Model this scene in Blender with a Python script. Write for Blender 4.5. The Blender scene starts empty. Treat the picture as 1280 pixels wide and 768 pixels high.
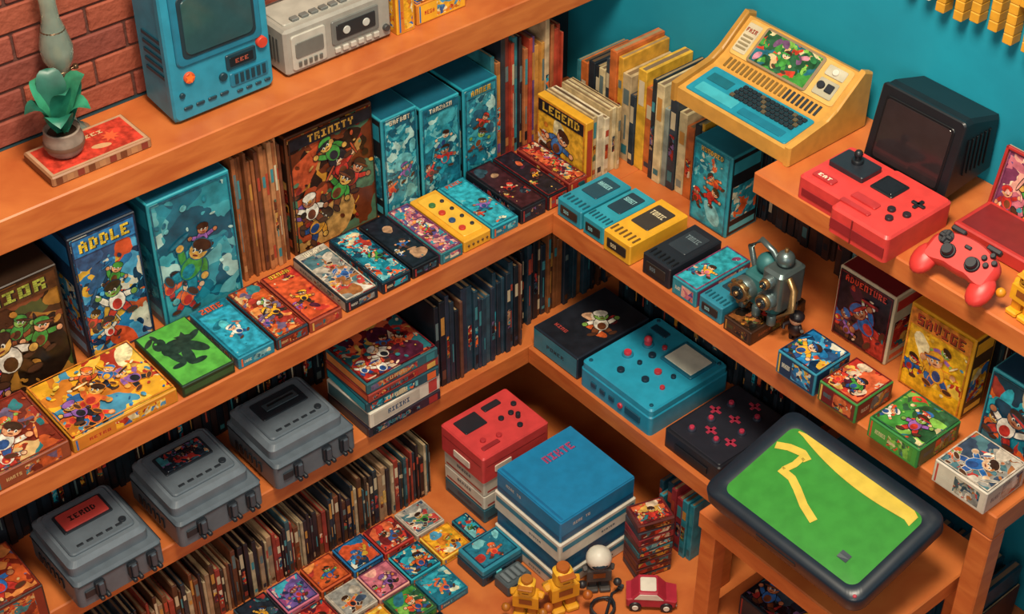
import bpy, math, random
from mathutils import Vector, Matrix
pi=math.pi
# ---------------------------------------------------------------- camera
cam=bpy.data.cameras.new("camera");co=bpy.data.objects.new("camera",cam);bpy.context.collection.objects.link(co)
co.location=(-2.049,-2.283,2.918);co.rotation_euler=(math.radians(50.45),0,math.radians(-40.2));cam.lens=58.7;cam.sensor_width=36
bpy.context.scene.camera=co
W=.664;L=.30;T=1.084;U=1.004;WX=.42;WY=.42
# ---------------------------------------------------------------- materials
def lin(h):
    h=h.lstrip('#');r=[]
    for i in (0,2,4):
        c=int(h[i:i+2],16)/255.
        r.append(c/12.92 if c<=.04045 else ((c+.055)/1.055)**2.4)
    return (r[0],r[1],r[2],1)
_m={}
def newmat(n):
    m=bpy.data.materials.new(n);m.use_nodes=True
    return m,m.node_tree,m.node_tree.nodes["Principled BSDF"]
def flat(h,rough=.42,metal=0.,noise=.10,emit=0.,alpha=0.,sc=35):
    k=(h,rough,metal,noise,emit,alpha,sc)
    if k in _m: return _m[k]
    m,nt,b=newmat("paint_"+h)
    b.inputs["Roughness"].default_value=rough;b.inputs["Metallic"].default_value=metal
    c=lin(h);N=nt.nodes
    tc=N.new("ShaderNodeTexCoord");nz=N.new("ShaderNodeTexNoise");nz.inputs["Scale"].default_value=sc;nz.inputs["Detail"].default_value=3
    rp=N.new("ShaderNodeValToRGB");rp.color_ramp.elements[0].position=.35;rp.color_ramp.elements[1].position=.65
    rp.color_ramp.elements[0].color=[x*(1-noise) for x in c[:3]]+[1];rp.color_ramp.elements[1].color=[min(1,x*(1+noise*.7)) for x in c[:3]]+[1]
    nt.links.new(tc.outputs["Object"],nz.inputs["Vector"]);nt.links.new(nz.outputs[0],rp.inputs[0]);nt.links.new(rp.outputs[0],b.inputs["Base Color"])
    if emit: b.inputs["Emission Color"].default_value=c;b.inputs["Emission Strength"].default_value=emit
    if alpha: b.inputs["Transmission Weight"].default_value=alpha
    _m[k]=m;return m
def paint(h):
    return h if not isinstance(h,str) else flat(h,.28,noise=.4,sc=70)
PAL={
'teal':['17788c','0f3b52','2aa3b5','e4672e','d8c8a0','6fb4b8','a8342c'],
'aqua':['2a93a4','1a6a80','4fb0ba','d8602e','d8d8b8','7cbcc0','1f7c90'],
'wave':['1f8094','15566c','3f9fac','2a8c9c','a8ccc4','62aeb4','1a6a80'],
'blue':['1f6fa5','12304e','4aa0c8','d8a83a','d0ccb8','c8502c','2b4f78'],
'warm':['6a3018','2c1810','b04a28','c8882e','8a281c','4a6a50','b8884a'],
'orange':['c05428','7a2a1c','e08a48','2f7a80','d0a870','a8342a','6a5a78'],
'yellow':['e4a428','cc7826','f0c048','2f6aa8','b83824','e0d0a0','4a90b0'],
'green':['3f8a3a','2a5a3c','7ab04a','c8402c','c8b88a','256a7a','1f4a2c'],
'dark':['1b2430','10151d','2e4450','9a2e2a','33707a','6a5078','a88060'],
'red':['b8342a','6a1c20','d0603a','d8a850','2a6a72','d0b89c','4a1c30'],
'grey':['8c8a84','b8ac9c','4a7078','b8403a','d0c8b8','3a4a60','a06438'],
'brown':['4a2c18','2c1c12','7a4822','a8722c','4c5228','8a4a2a','1c140e'],
'lav':['6a5090','33335a','c86a80','3aa0b4','d0b0a8','8a4274','283058'],
'pink':['c06a78','7a3a5a','e0a090','3a8a98','e8d0b0','e08a40','5a4a80'],
}
def art(p,scale=30):
    k=('art',p,scale)
    if k in _m: return _m[k]
    m,nt,b=newmat("cover_art_"+p);N=nt.nodes;K=nt.links.new
    b.inputs["Roughness"].default_value=.26
    tc=N.new("ShaderNodeTexCoord");oi=N.new("ShaderNodeObjectInfo")
    mul=N.new("ShaderNodeMath");mul.operation='MULTIPLY';mul.inputs[1].default_value=40;K(oi.outputs["Random"],mul.inputs[0])
    nz=N.new("ShaderNodeTexNoise");nz.noise_dimensions='4D';nz.inputs["Scale"].default_value=scale*.8;nz.inputs["Detail"].default_value=3;K(tc.outputs["Object"],nz.inputs["Vector"]);K(mul.outputs[0],nz.inputs["W"])
    vm=N.new("ShaderNodeVectorMath");vm.operation='MULTIPLY_ADD';vm.inputs[1].default_value=(2.2/scale,)*3;K(nz.outputs["Color"],vm.inputs[0]);K(tc.outputs["Object"],vm.inputs[2])
    def vor(sc,feat='F1'):
        v=N.new("ShaderNodeTexVoronoi");v.voronoi_dimensions='4D';v.feature=feat;v.inputs["Scale"].default_value=sc
        K(vm.outputs[0],v.inputs["Vector"]);K(mul.outputs[0],v.inputs["W"]);return v
    def ramp(src,rot=0):
        r=N.new("ShaderNodeValToRGB");r.color_ramp.interpolation='CONSTANT';cs=PAL[p];cs=cs[rot:]+cs[:rot]
        pos=[0,.25,.42,.58,.70,.80,.90];e=r.color_ramp.elements
        while len(e)<7:e.new(.5)
        for i in range(7): e[i].position=pos[i];e[i].color=lin(cs[i])
        K(src,r.inputs[0]);return r
    sx=N.new("ShaderNodeSeparateColor");v1=vor(scale);K(v1.outputs["Color"],sx.inputs[0]);r1=ramp(sx.outputs[0])
    sy=N.new("ShaderNodeSeparateColor");v2=vor(scale*2.6);K(v2.outputs["Color"],sy.inputs[0]);r2=ramp(sy.outputs[1])
    nm=N.new("ShaderNodeTexNoise");nm.noise_dimensions='4D';nm.inputs["Scale"].default_value=scale*.7;K(tc.outputs["Object"],nm.inputs["Vector"]);K(mul.outputs[0],nm.inputs["W"])
    st=N.new("ShaderNodeMath");st.operation='GREATER_THAN';st.inputs[1].default_value=.53;K(nm.outputs[0],st.inputs[0])
    mx=N.new("ShaderNodeMix");mx.data_type='RGBA';K(st.outputs[0],mx.inputs[0]);K(r1.outputs[0],mx.inputs[6]);K(r2.outputs[0],mx.inputs[7])
    n3=N.new("ShaderNodeTexNoise");n3.inputs["Scale"].default_value=scale*2.2;n3.inputs["Detail"].default_value=3;K(tc.outputs["Object"],n3.inputs["Vector"])
    mr=N.new("ShaderNodeMapRange");mr.inputs[1].default_value=.3;mr.inputs[2].default_value=.7;mr.inputs[3].default_value=.55;mr.inputs[4].default_value=1.2;K(n3.outputs[0],mr.inputs[0])
    sc_=N.new("ShaderNodeVectorMath");sc_.operation='SCALE';K(mx.outputs[2],sc_.inputs[0]);K(mr.outputs[0],sc_.inputs["Scale"])
    K(sc_.outputs[0],b.inputs["Base Color"]);_m[k]=m;return m
def wood():
    m,nt,b=newmat("orange_wood");N=nt.nodes;K=nt.links.new
    tc=N.new("ShaderNodeTexCoord");mp=N.new("ShaderNodeMapping");mp.inputs["Scale"].default_value=(3,3,14);K(tc.outputs["Object"],mp.inputs[0])
    nz=N.new("ShaderNodeTexNoise");nz.inputs["Scale"].default_value=3;nz.inputs["Detail"].default_value=7;nz.inputs["Distortion"].default_value=.6;K(mp.outputs[0],nz.inputs["Vector"])
    r=N.new("ShaderNodeValToRGB");e=r.color_ramp.elements;e[0].position=.3;e[0].color=lin('b0582a');e[1].position=.72;e[1].color=lin('ca743a');K(nz.outputs[0],r.inputs[0]);K(r.outputs[0],b.inputs["Base Color"])
    b.inputs["Roughness"].default_value=.36
    bp=N.new("ShaderNodeBump");bp.inputs["Strength"].default_value=.06;K(nz.outputs[0],bp.inputs["Height"]);K(bp.outputs[0],b.inputs["Normal"]);return m
WOOD=wood()
def plaster(h1,h2,sc=4,bump=.1):
    m,nt,b=newmat("plaster_"+h1);N=nt.nodes;K=nt.links.new
    tc=N.new("ShaderNodeTexCoord");nz=N.new("ShaderNodeTexNoise");nz.inputs["Scale"].default_value=sc;nz.inputs["Detail"].default_value=6;K(tc.outputs["Object"],nz.inputs["Vector"])
    r=N.new("ShaderNodeValToRGB");e=r.color_ramp.elements;e[0].position=.35;e[0].color=lin(h1);e[1].position=.7;e[1].color=lin(h2);K(nz.outputs[0],r.inputs[0]);K(r.outputs[0],b.inputs["Base Color"])
    b.inputs["Roughness"].default_value=.8
    n2=N.new("ShaderNodeTexNoise");n2.inputs["Scale"].default_value=60;K(tc.outputs["Object"],n2.inputs["Vector"])
    bp=N.new("ShaderNodeBump");bp.inputs["Strength"].default_value=bump;bp.inputs["Distance"].default_value=.01;K(n2.outputs[0],bp.inputs["Height"]);K(bp.outputs[0],b.inputs["Normal"]);return m
TEALW=plaster('02829a','0692aa',4,.04)
BR=[plaster(a,b_,12,.5) for a,b_ in (('843e2e','964a38'),('8c422c','9c4e36'),('74382c','843e30'))]
MORT=plaster('4c2a22','5a342a',20,.4)
# ---------------------------------------------------------------- mesh builder
def FR(o,u,v,n):
    M=Matrix.Identity(4)
    for i in range(3): M[i][0]=u[i];M[i][1]=v[i];M[i][2]=n[i];M[i][3]=o[i]
    return M
def TOP(z=0): return Matrix.Translation((0,0,z))
def FRONT(y=0): return FR((0,y,0),(1,0,0),(0,0,1),(0,-1,0))
def RSIDE(x=0): return FR((x,0,0),(0,1,0),(0,0,1),(1,0,0))
def LSIDE(x=0): return FR((x,0,0),(0,-1,0),(0,0,1),(-1,0,0))
def SLOPE(y0,z0,y1,z1):
    d=Vector((0,y1-y0,z1-z0)).normalized();return FR((0,y0,z0),(1,0,0),d,(0,-d.z,d.y))
class MB:
    def __init__(s): s.v=[];s.f=[];s.mi=[];s.sm=[];s.mats=[];s.T=Matrix.Identity(4);s.lay=0
    def mat(s,m):
        if isinstance(m,str): m=flat(m)
        if m not in s.mats: s.mats.append(m)
        return s.mats.index(m)
    def fr(s,M): s.T=M;s.lay=0;return s
    def add(s,pts,faces,m,smooth=False,cen=None):
        i0=len(s.v);P=[Vector(p) for p in pts]
        k=s.mat(m)
        for f in faces:
            f=list(f)
            if cen is not None:
                n=Vector((0,0,0));c=Vector((0,0,0))
                for j in range(len(f)):
                    n+=P[f[j]].cross(P[f[(j+1)%len(f)]]);c+=P[f[j]]
                if n.dot(c/len(f)-cen)<0: f.reverse()
            s.f.append([i0+j for j in f]);s.mi.append(k);s.sm.append(smooth)
        s.v+= [s.T@p for p in P]
    def box(s,x0,x1,y0,y1,z0,z1,m,b=.0015):
        lo=(x0,y0,z0);hi=(x1,y1,z1);b=min(b,.4*min(hi[i]-lo[i] for i in range(3)))
        idx={};pts=[]
        def P(sg,ax):
            k=(sg,ax)
            if k not in idx:
                p=[(hi[i] if sg[i]>0 else lo[i]) - (0 if i==ax else sg[i]*b) for i in range(3)]
                idx[k]=len(pts);pts.append(p)
            return idx[k]
        F=[]
        for ax in range(3):
            o=[i for i in range(3) if i!=ax]
            for sg in (-1,1):
                q=[]
                for a,c in ((-1,-1),(1,-1),(1,1),(-1,1)):
                    t=[0,0,0];t[ax]=sg;t[o[0]]=a;t[o[1]]=c;q.append(P(tuple(t),ax))
                F.append(q)
            for a in (-1,1):
                for c in (-1,1):
                    t0=[0]*3;t1=[0]*3;t0[o[0]]=t1[o[0]]=a;t0[o[1]]=t1[o[1]]=c;t0[ax]=-1;t1[ax]=1
                    F.append([P(tuple(t0),o[0]),P(tuple(t1),o[0]),P(tuple(t1),o[1]),P(tuple(t0),o[1])])
        for a in (-1,1):
            for c in (-1,1):
                for d in (-1,1): F.append([P((a,c,d),0),P((a,c,d),1),P((a,c,d),2)])
        s.add(pts,F,m,cen=Vector(((x0+x1)/2,(y0+y1)/2,(z0+z1)/2)))
    def prism(s,poly,z0,z1,m,b=.0015,smooth=False,mtop=None):
        n=len(poly);cx=sum(p[0] for p in poly)/n;cy=sum(p[1] for p in poly)/n
        b=min(b,.45*abs(z1-z0))
        def ins(p):
            d=math.hypot(p[0]-cx,p[1]-cy);k=1-b*1.2/max(d,1e-6);return (cx+(p[0]-cx)*k,cy+(p[1]-cy)*k)
        r0=[(p[0],p[1],z0) for p in poly];r1=[(p[0],p[1],z1-b) for p in poly];r2=[(*ins(p),z1) for p in poly]
        s.add(r0+r1+r2,[(i,(i+1)%n,n+(i+1)%n,n+i) for i in range(n)]+[(n+i,n+(i+1)%n,2*n+(i+1)%n,2*n+i) for i in range(n)],m,smooth)
        s.add(r2,[list(range(n))],mtop or m);s.add(r0,[list(range(n))[::-1]],m)
    def rr(s,cx,cy,w,h,r,z0,z1,m,b=.0015,seg=5,mtop=None,rot=0):
        s.prism(rrp(cx,cy,w,h,r,seg,rot),z0,z1,m,b,mtop=mtop)
    def cyl(s,cx,cy,r,z0,z1,m,n=20,r2=None,b=.001,mtop=None):
        r2=r if r2 is None else r2;b=min(b,.3*abs(z1-z0),.3*max(r2,1e-5))
        R=[(r,z0),(r2,z1-b),(max(r2-b,1e-5),z1)];pts=[]
        for (q,z) in R: pts+=[(cx+q*math.cos(2*pi*i/n),cy+q*math.sin(2*pi*i/n),z) for i in range(n)]
        s.add(pts,[(k*n+i,k*n+(i+1)%n,(k+1)*n+(i+1)%n,(k+1)*n+i) for k in range(2) for i in range(n)],m,True)
        s.add(pts[2*n:],[list(range(n))],mtop or m);s.add(pts[:n],[list(range(n))[::-1]],m)
    def sph(s,c,r,m,n=16,k=10,z0=-1,z1=1):
        if not hasattr(r,'__len__'): r=(r,r,r)
        pts=[];a0=math.asin(z0);a1=math.asin(z1)
        for j in range(k+1):
            a=a0+(a1-a0)*j/k
            pts+=[(c[0]+r[0]*math.cos(a)*math.cos(2*pi*i/n),c[1]+r[1]*math.cos(a)*math.sin(2*pi*i/n),c[2]+r[2]*math.sin(a)) for i in range(n)]
        s.add(pts,[(j*n+i,j*n+(i+1)%n,(j+1)*n+(i+1)%n,(j+1)*n+i) for j in range(k) for i in range(n)],m,True)
    def lathe(s,cx,cy,prof,m,n=24):
        pts=[]
        for (r,z) in prof: pts+=[(cx+r*math.cos(2*pi*i/n),cy+r*math.sin(2*pi*i/n),z) for i in range(n)]
        s.add(pts,[(k*n+i,k*n+(i+1)%n,(k+1)*n+(i+1)%n,(k+1)*n+i) for k in range(len(prof)-1) for i in range(n)],m,True)
    def tube(s,path,r,m,n=8):
        path=[Vector(p) for p in path];pts=[];K=len(path)
        for i,p in enumerate(path):
            d=(path[min(i+1,K-1)]-path[max(i-1,0)]).normalized();a=Vector((0,0,1)) if abs(d.z)<.9 else Vector((1,0,0))
            u=d.cross(a).normalized();w=d.cross(u);rr_=r[i] if hasattr(r,'__len__') else r
            pts+=[p+u*rr_*math.cos(2*pi*j/n)+w*rr_*math.sin(2*pi*j/n) for j in range(n)]
        s.add(pts,[(k*n+i,k*n+(i+1)%n,(k+1)*n+(i+1)%n,(k+1)*n+i) for k in range(K-1) for i in range(n)],m,True)
        s.add(pts[:n],[list(range(n))],m);s.add(pts[-n:],[list(range(n))],m)
    def nz(s): s.lay+=1;return .0004+s.lay*.00002
    def quad(s,x0,x1,y0,y1,m): z=s.nz();s.add([(x0,y0,z),(x1,y0,z),(x1,y1,z),(x0,y1,z)],[(0,1,2,3)],m)
    def ell(s,cx,cy,rx,ry,m,rot=0,n=14,clip=None,a0=0,a1=2*pi):
        z=s.nz();c,q=math.cos(rot),math.sin(rot);P=[]
        for i in range(n):
            t=a0+(a1-a0)*i/(n if a1-a0>6.2 else n-1);x,y=rx*math.cos(t),ry*math.sin(t);X=cx+x*c-y*q;Y=cy+x*q+y*c
            if clip: X=min(max(X,clip[0]),clip[1]);Y=min(max(Y,clip[2]),clip[3])
            P.append((X,Y,z))
        s.add(P,[list(range(n))],m)
    def star(s,cx,cy,r,m,k=7,clip=None):
        z=s.nz();P=[]
        for i in range(2*k):
            q=r if i%2==0 else r*.5;X=cx+q*math.cos(pi*i/k);Y=cy+q*math.sin(pi*i/k)
            if clip: X=min(max(X,clip[0]),clip[1]);Y=min(max(Y,clip[2]),clip[3])
            P.append((X,Y,z))
        s.add(P,[list(range(2*k))],m)
    def blob(s,cx,cy,r,m,rng,clip=None,asp=1.,n=14):
        z=s.nz();P=[];rot=rng.uniform(0,6);q=[r*rng.uniform(.55,1.15) for _ in range(n)];q=[(q[i-1]+2*q[i]+q[(i+1)%n])/4 for i in range(n)];c,e=math.cos(rot),math.sin(rot)
        for i in range(n):
            x=q[i]*math.cos(2*pi*i/n);y=q[i]*asp*math.sin(2*pi*i/n);X=cx+x*c-y*e;Y=cy+x*e+y*c
            if clip: X=min(max(X,clip[0]),clip[1]);Y=min(max(Y,clip[2]),clip[3])
            P.append((X,Y,z))
        s.add(P,[list(range(n))],m)
    def text(s,txt,cx,cy,w,h,m,sh=None,slant=0.):
        n=len(txt)*4-1;px=w/n;py=h/5
        for pas in ([1,0] if sh else [0]):
            z=s.nz();pts=[];F=[]
            for i,ch in enumerate(txt):
                g=FONT.get(ch)
                if not g: continue
                for r in range(5):
                    for c in range(3):
                        if g[r][c]=='1':
                            x=cx-w/2+(i*4+c)*px;y=cy+h/2-(r+1)*py+slant*(i-len(txt)/2)*px
                            if pas: x+=px*.4;y-=py*.4
                            k=len(pts);e=px*.04
                            pts+=[(x-e,y-e,z),(x+px+e,y-e,z),(x+px+e,y+py+e,z),(x-e,y+py+e,z)];F.append((k,k+1,k+2,k+3))
            if F: s.add(pts,F,sh if pas else m)
    def char(s,x,y,S,rng,pal,clip):
        cs=PAL[pal];dk=paint(rng.choice([cs[1],'1c1a22']));P=paint
        c1=P(rng.choice(['c0342a','e0a02a','2a60a0','3f8a3a','d8602e','d8d0c0','8a5aa0',cs[3]]));c2=P(rng.choice(['2a4a80','6a3a22','24242c','b8342c',cs[0]]));sk=P(rng.choice(['d8986c','dcb088','a86a48','7aa04a','c89848']))
        t=rng.uniform(-.9,.9);fl=rng.choice([-1,1])
        def E(dx,dy,rx,ry,m,rot=0,o=.014):
            dx*=fl;rot*=fl
            X=x+(dx*math.cos(t)-dy*math.sin(t))*S;Y=y+(dx*math.sin(t)+dy*math.cos(t))*S
            if o: s.ell(X,Y,rx*S+o*S*1.6,ry*S+o*S*1.6,dk,rot+t,10,clip)
            s.ell(X,Y,rx*S,ry*S,m,rot+t,12,clip)
        a=rng.uniform(.2,1.2);b=rng.uniform(-1.2,.3)
        E(-.16,-.42,.09,.19,c2,-rng.uniform(.1,.7));E(.16,-.38,.09,.18,c2,rng.uniform(.1,.9));E(-.26,-.58,.13,.06,'4a2c1c',.2);E(.3,-.5,.13,.06,'4a2c1c',.5)
        E(.28,-.02,.2,.07,c1,a);E(.28+.2*math.cos(a),-.02+.2*math.sin(a),.075,.075,sk)
        E(-.26,-.1,.19,.07,c1,-b);E(-.26-.18*math.cos(b),-.1+.18*math.sin(b),.075,.075,sk)
        if rng.random()<.5: E(.36+.2*math.cos(a),.05+.25*math.sin(a),.22,.03,P(rng.choice(cs)),a+1.2)
        E(0,-.16,.20,.25,c1,.1);E(.02,-.24,.12,.15,c2,0,0)
        E(0.02,.18,.19,.18,sk);E(0,.29,.20,.12,c1 if rng.random()<.5 else P('3a2418'));
        if rng.random()<.5: E(.1,.24,.22,.035,c2)
        for sg in (-1,1): E(.04+sg*.07,.16,.032,.045,'d8d4c6',0,0);E(.05+sg*.07,.155,.018,.03,'101018',0,0)
        E(.04,.07,.06,.02,'6a2a20',0,0)
    def cover(s,cx,cy,w,h,pal,title,rng,tpos='top',nch=None,bg=None,tc=None,ts=1.):
        cl=(cx-w/2,cx+w/2,cy-h/2,cy+h/2);cs=PAL[pal];P=paint;big=min(w,h)
        q=min((12,18,28,42),key=lambda v:abs(v-2.6/big));A=art(pal,q)
        s.quad(*cl[:2],*cl[2:],P(bg) if bg else A)
        for i in range(rng.randint(3,5)):
            s.blob(cx+rng.uniform(-.45,.45)*w,cy+rng.uniform(-.45,.45)*h,rng.uniform(.15,.35)*big,rng.choice([P(cs[0]),P(cs[2]),P(cs[1]),A,P(cs[5]),P(cs[6])]),rng,cl,rng.uniform(.4,1))
        nch=rng.randint(2,4) if nch is None else nch
        for i in range(nch):
            S=big*rng.uniform(.36,.50)*(1.4 if i==nch-1 else 1.)
            if nch>4: S*=.82
            xx=cx+((i*.618)%1-.5)*.74*w;yy=cy+((i*.414+.3)%1-.55)*.7*h
            if i==nch-1: xx=cx+rng.uniform(-.12,.12)*w;yy=cy-.06*h
            s.char(xx,yy,S,rng,pal,cl)
            for j in range(4): s.blob(cx+rng.uniform(-.47,.47)*w,cy+rng.uniform(-.47,.40)*h,rng.uniform(.02,.055)*big,P(rng.choice(cs)),rng,cl,rng.uniform(.4,1),9)
        if title:
            th=min(.13*h,.9*w/len(title)*1.1,.026)*ts;ty=cy+h*.5-th*.85
            k=.78*ts
            if rng.random()<.6: s.quad(cl[0],cl[1],ty-th*.8,ty+th*.85,P(rng.choice([cs[1],cs[0],'1c1a20'])))
            s.text(title,cx,ty,w*k,th,P(tc or rng.choice(['d8a838','d8ccb0','c8502c','d8a838'])),'101016')
        e=.003
        c=P(cs[1])
        s.quad(cl[0],cl[1],cl[2],cl[2]+e,c);s.quad(cl[0],cl[1],cl[3]-e,cl[3],c);s.quad(cl[0],cl[0]+e,cl[2],cl[3],c);s.quad(cl[1]-e,cl[1],cl[2],cl[3],c)
    def done(s,name,loc=(0,0,0),rot=0.,rx=0.,ry=0.):
        me=bpy.data.meshes.new(name);me.from_pydata([tuple(p) for p in s.v],[],s.f)
        for m in s.mats: me.materials.append(m)
        me.polygons.foreach_set("material_index",s.mi);me.polygons.foreach_set("use_smooth",s.sm);me.update()
        o=bpy.data.objects.new(name,me);bpy.context.collection.objects.link(o);o.location=loc;o.rotation_euler=(rx,ry,rot);return o
def rrp(cx,cy,w,h,r,seg=5,rot=0):
    P=[];r=min(r,w/2,h/2)
    for k,(sx,sy) in enumerate(((1,1),(-1,1),(-1,-1),(1,-1))):
        for i in range(seg+1):
            a=pi/2*k+pi/2*i/seg;P.append((sx*(w/2-r)+r*math.cos(a),sy*(h/2-r)+r*math.sin(a)))
    c,q=math.cos(rot),math.sin(rot)
    return [(cx+x*c-y*q,cy+x*q+y*c) for x,y in P]
FONT={k:v.split() for k,v in {'A':'010 101 111 101 101','B':'110 101 110 101 110','C':'111 100 100 100 111','D':'110 101 101 101 110','E':'111 100 110 100 111','F':'111 100 110 100 100','G':'111 100 101 101 111','H':'101 101 111 101 101','I':'111 010 010 010 111','J':'001 001 001 101 111','K':'101 101 110 101 101','L':'100 100 100 100 111','M':'101 111 111 101 101','N':'111 101 101 101 101','O':'111 101 101 101 111','P':'111 101 111 100 100','Q':'111 101 101 111 001','R':'111 101 110 101 101','S':'111 100 111 001 111','T':'111 010 010 010 010','U':'101 101 101 101 111','V':'101 101 101 101 010','W':'101 101 111 111 101','X':'101 101 010 101 101','Y':'101 101 010 010 010','Z':'111 001 010 100 111','6':'111 100 111 101 111','4':'101 101 111 001 001','8':'111 101 111 101 111'}.items()}
WORDS=['TURBO','QUEST','PIXEL','NINJA','HEROES','RALLY','KARTS','ZONE','PLANET','BLAST','RETRO','SUPER','MEGA','DRAGON','PUNCH','ROBOT']
def spot(side,x0,x1,y0,y1,z):
    c=((x0+x1)/2,(y0+y1)/2,z)
    return (x1-x0,y1-y0,c,0.) if side=='L' else (y1-y0,x1-x0,c,-pi/2)
# ---------------------------------------------------------------- generic products
def game_box(side,x0,x1,y0,y1,z,h,pal,edge,title=None,seed=0,name="game_box",bg=None,nch=None,style=0,tc=None):
    w,d,c,r=spot(side,x0,x1,y0,y1,z);rng=random.Random(seed);m=MB()
    m.box(-w/2,w/2,-d/2,d/2,0,h,edge,.002)
    m.fr(TOP(h));g=.003
    m.cover(0,0,w-2*g,d-2*g,pal,title,rng,nch=nch,bg=bg,tc=tc,ts=.8)
    m.fr(FRONT(-d/2));cs=PAL[pal]
    m.quad(-w/2+.004,w/2-.004,.004,h-.004,rng.choice([cs[0],cs[1],edge]));m.quad(-w*.1,w*.38,.008,h-.008,art(pal,42))
    m.text((title or rng.choice(WORDS)),-w*.25,h/2,w*.2,h*.2,cs[4])
    m.quad(-w/2+.006,-w/2+.010,.005,h-.005,cs[3])
    for F in (RSIDE(w/2),LSIDE(-w/2)):
        m.fr(F);m.quad(-d/2+.004,d/2-.004,.004,h-.004,cs[1]);m.quad(-d*.1,d*.4,.007,h-.007,art(pal,42));m.text(rng.choice(WORDS),-d*.25,h/2,d*.22,h*.2,cs[5])
    return m.done(name,c,r)
def standing(side,a0,a1,f,depth,z,h,pal,edge,title,seed,name="game_box",bg=None,nch=None,tc=None,sidec=None,ts=1.):
    if side=='L': x0,x1,y0,y1=a0,a1,f,f+depth
    else: x0,x1,y0,y1=f,f+depth,a0,a1
    w,d,c,r=spot(side,x0,x1,y0,y1,z);rng=random.Random(seed);m=MB();cs=PAL[pal]
    m.box(-w/2,w/2,-d/2,d/2,0,h,edge,.002)
    m.fr(FRONT(-d/2)@Matrix.Translation((0,h/2,0)));m.cover(0,0,w-.010,h-.010,pal,title,rng,nch=nch,bg=bg,tc=tc,ts=ts)
    for F in (RSIDE(w/2),LSIDE(-w/2)):
        m.fr(F);m.quad(-d/2+.004,d/2-.004,.005,h-.005,sidec or cs[1])
        m.quad(-d/2+.008,d/2-.008,h*.78,h*.93,cs[0]);m.quad(-d/2+.01,d/2-.01,h*.2,h*.62,art(pal,28))
        m.quad(-d/2+.01,d/2-.01,h*.06,h*.13,cs[2])
    m.fr(TOP(h));m.quad(-w/2+.004,w/2-.004,-d/2+.004,d/2-.004,cs[1])
    return m.done(name,c,r)
SP=['2a2026','5a3420','8a4a28','a8623a','1f2a34','2c5468','a83e2a','b8803a','b89c78','2f7680','3a2a20','7c2e26','15181f','a8683a','c8a878','4a7a5a','6a4a7a']
def books(side,a0,a1,f,depth,z,h0,h1,t0=.006,t1=.016,pal=SP,seed=0,name="book_row",fixed=None,label=True,jit=.012):
    if side=='L': x0,x1,y0,y1=a0,a1,f,f+depth
    else: x0,x1,y0,y1=f,f+depth,a0,a1
    w,d,c,r=spot(side,x0,x1,y0,y1,z);rng=random.Random(seed);m=MB();x=-w/2;first=True
    while x<w/2-t0*.6:
        t=min(rng.uniform(t0,t1),w/2-x);h=rng.uniform(h0,h1)
        if fixed and rng.random()<.35: h=fixed
        if first and fixed: h=fixed
        first=False
        j=rng.uniform(0,jit);cv=rng.choice(pal);m.fr(Matrix.Identity(4))
        m.box(x+.0006,x+t-.0006,-d/2+j,d/2,0,h,flat(cv,noise=.3),.001)
        m.fr(TOP(h-.0004));m.quad(x+t*.3,x+t*.7,-d/2+j+.004,d/2-.002,rng.choice(['98805c','7a6248','5a4634']))
        if label:
            m.fr(FRONT(-d/2+j-.0002))
            k=rng.random();q=rng.choice(['b8a888','b8803a','a8402c','3a8088','c8b898','5a6a6a'])
            e=t*.2
            if k<.6: m.quad(x+e,x+t-e,h*rng.uniform(.6,.7),h*rng.uniform(.75,.92),q)
            if k<.5: m.quad(x+e,x+t-e,h*.08,h*rng.uniform(.12,.2),rng.choice(pal+[q]))
            if rng.random()<.4: m.quad(x+t*.4,x+t*.6,h*.25,h*rng.uniform(.4,.58),q)
            if rng.random()<.3 and t>.011: m.quad(x+e,x+t-e,h*.3,h*.55,art(rng.choice(['warm','teal','dark','red']),42))
        x+=t
    return m.done(name,c,r)
# ---------------------------------------------------------------- room shell
def slab(name,x0,x1,y0,y1,z0,z1,mt,extra=None,b=.003):
    m=MB();m.box(x0,x1,y0,y1,z0,z1,mt,b)
    if extra: extra(m)
    return m.done(name)
slab("floor",-2.6,WX,-2.6,WY,-.05,0,WOOD)
slab("wall_right",WX,WX+.1,-2.6,WY+.1,-.05,2.2,TEALW)
m=MB();m.box(-2.6,WX,WY+.008,WY+.1,-.05,2.2,MORT)
rng=random.Random(4)
bw,bh=.155,.058
row=0;z=T+.002
while z<1.75:
    x=-2.0-(bw/2 if row%2 else 0)
    while x<WX-.01:
        x1=min(x+bw-.006,WX-.001)
        if x1>x+.01: m.box(x,x1,WY+.001+rng.uniform(0,.003),WY+.02,z,z+bh-.006,rng.choice(BR),.003)
        x+=bw
    z+=bh;row+=1
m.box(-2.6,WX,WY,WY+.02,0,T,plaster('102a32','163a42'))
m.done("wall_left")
SH="corner_shelf"
slab(SH,-1.9,WX,.21,WY-.0005,T-.075,T,WOOD)
slab(SH,-1.9,WX-.0005,0,WY-.0005,W-.06,W,WOOD)
slab(SH,-1.9,WX-.0005,0,WY-.0005,L-.055,L,WOOD)
def legs(m):
    m.box(.0,.045,-1.24,-1.195,0,W-.06,WOOD,.003);m.box(.37,.415,-1.24,-1.195,0,W-.06,WOOD,.003)
slab(SH,0,WX-.0005,-1.24,-.0005,W-.06,W,WOOD,legs)
def legs2(m): m.box(-.065,-.025,-.66,-.62,0,L-.05,WOOD,.003)
slab(SH,-.07,WX-.0005,-.66,-.0005,L-.05,L,WOOD,legs2)
slab(SH,.09,WX-.0005,-1.9,-.50,U-.05,U,WOOD)
TZ=.444
m=MB();m.box(-.245,.11,-1.185,-.735,TZ-.045,TZ,WOOD,.003)
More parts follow.
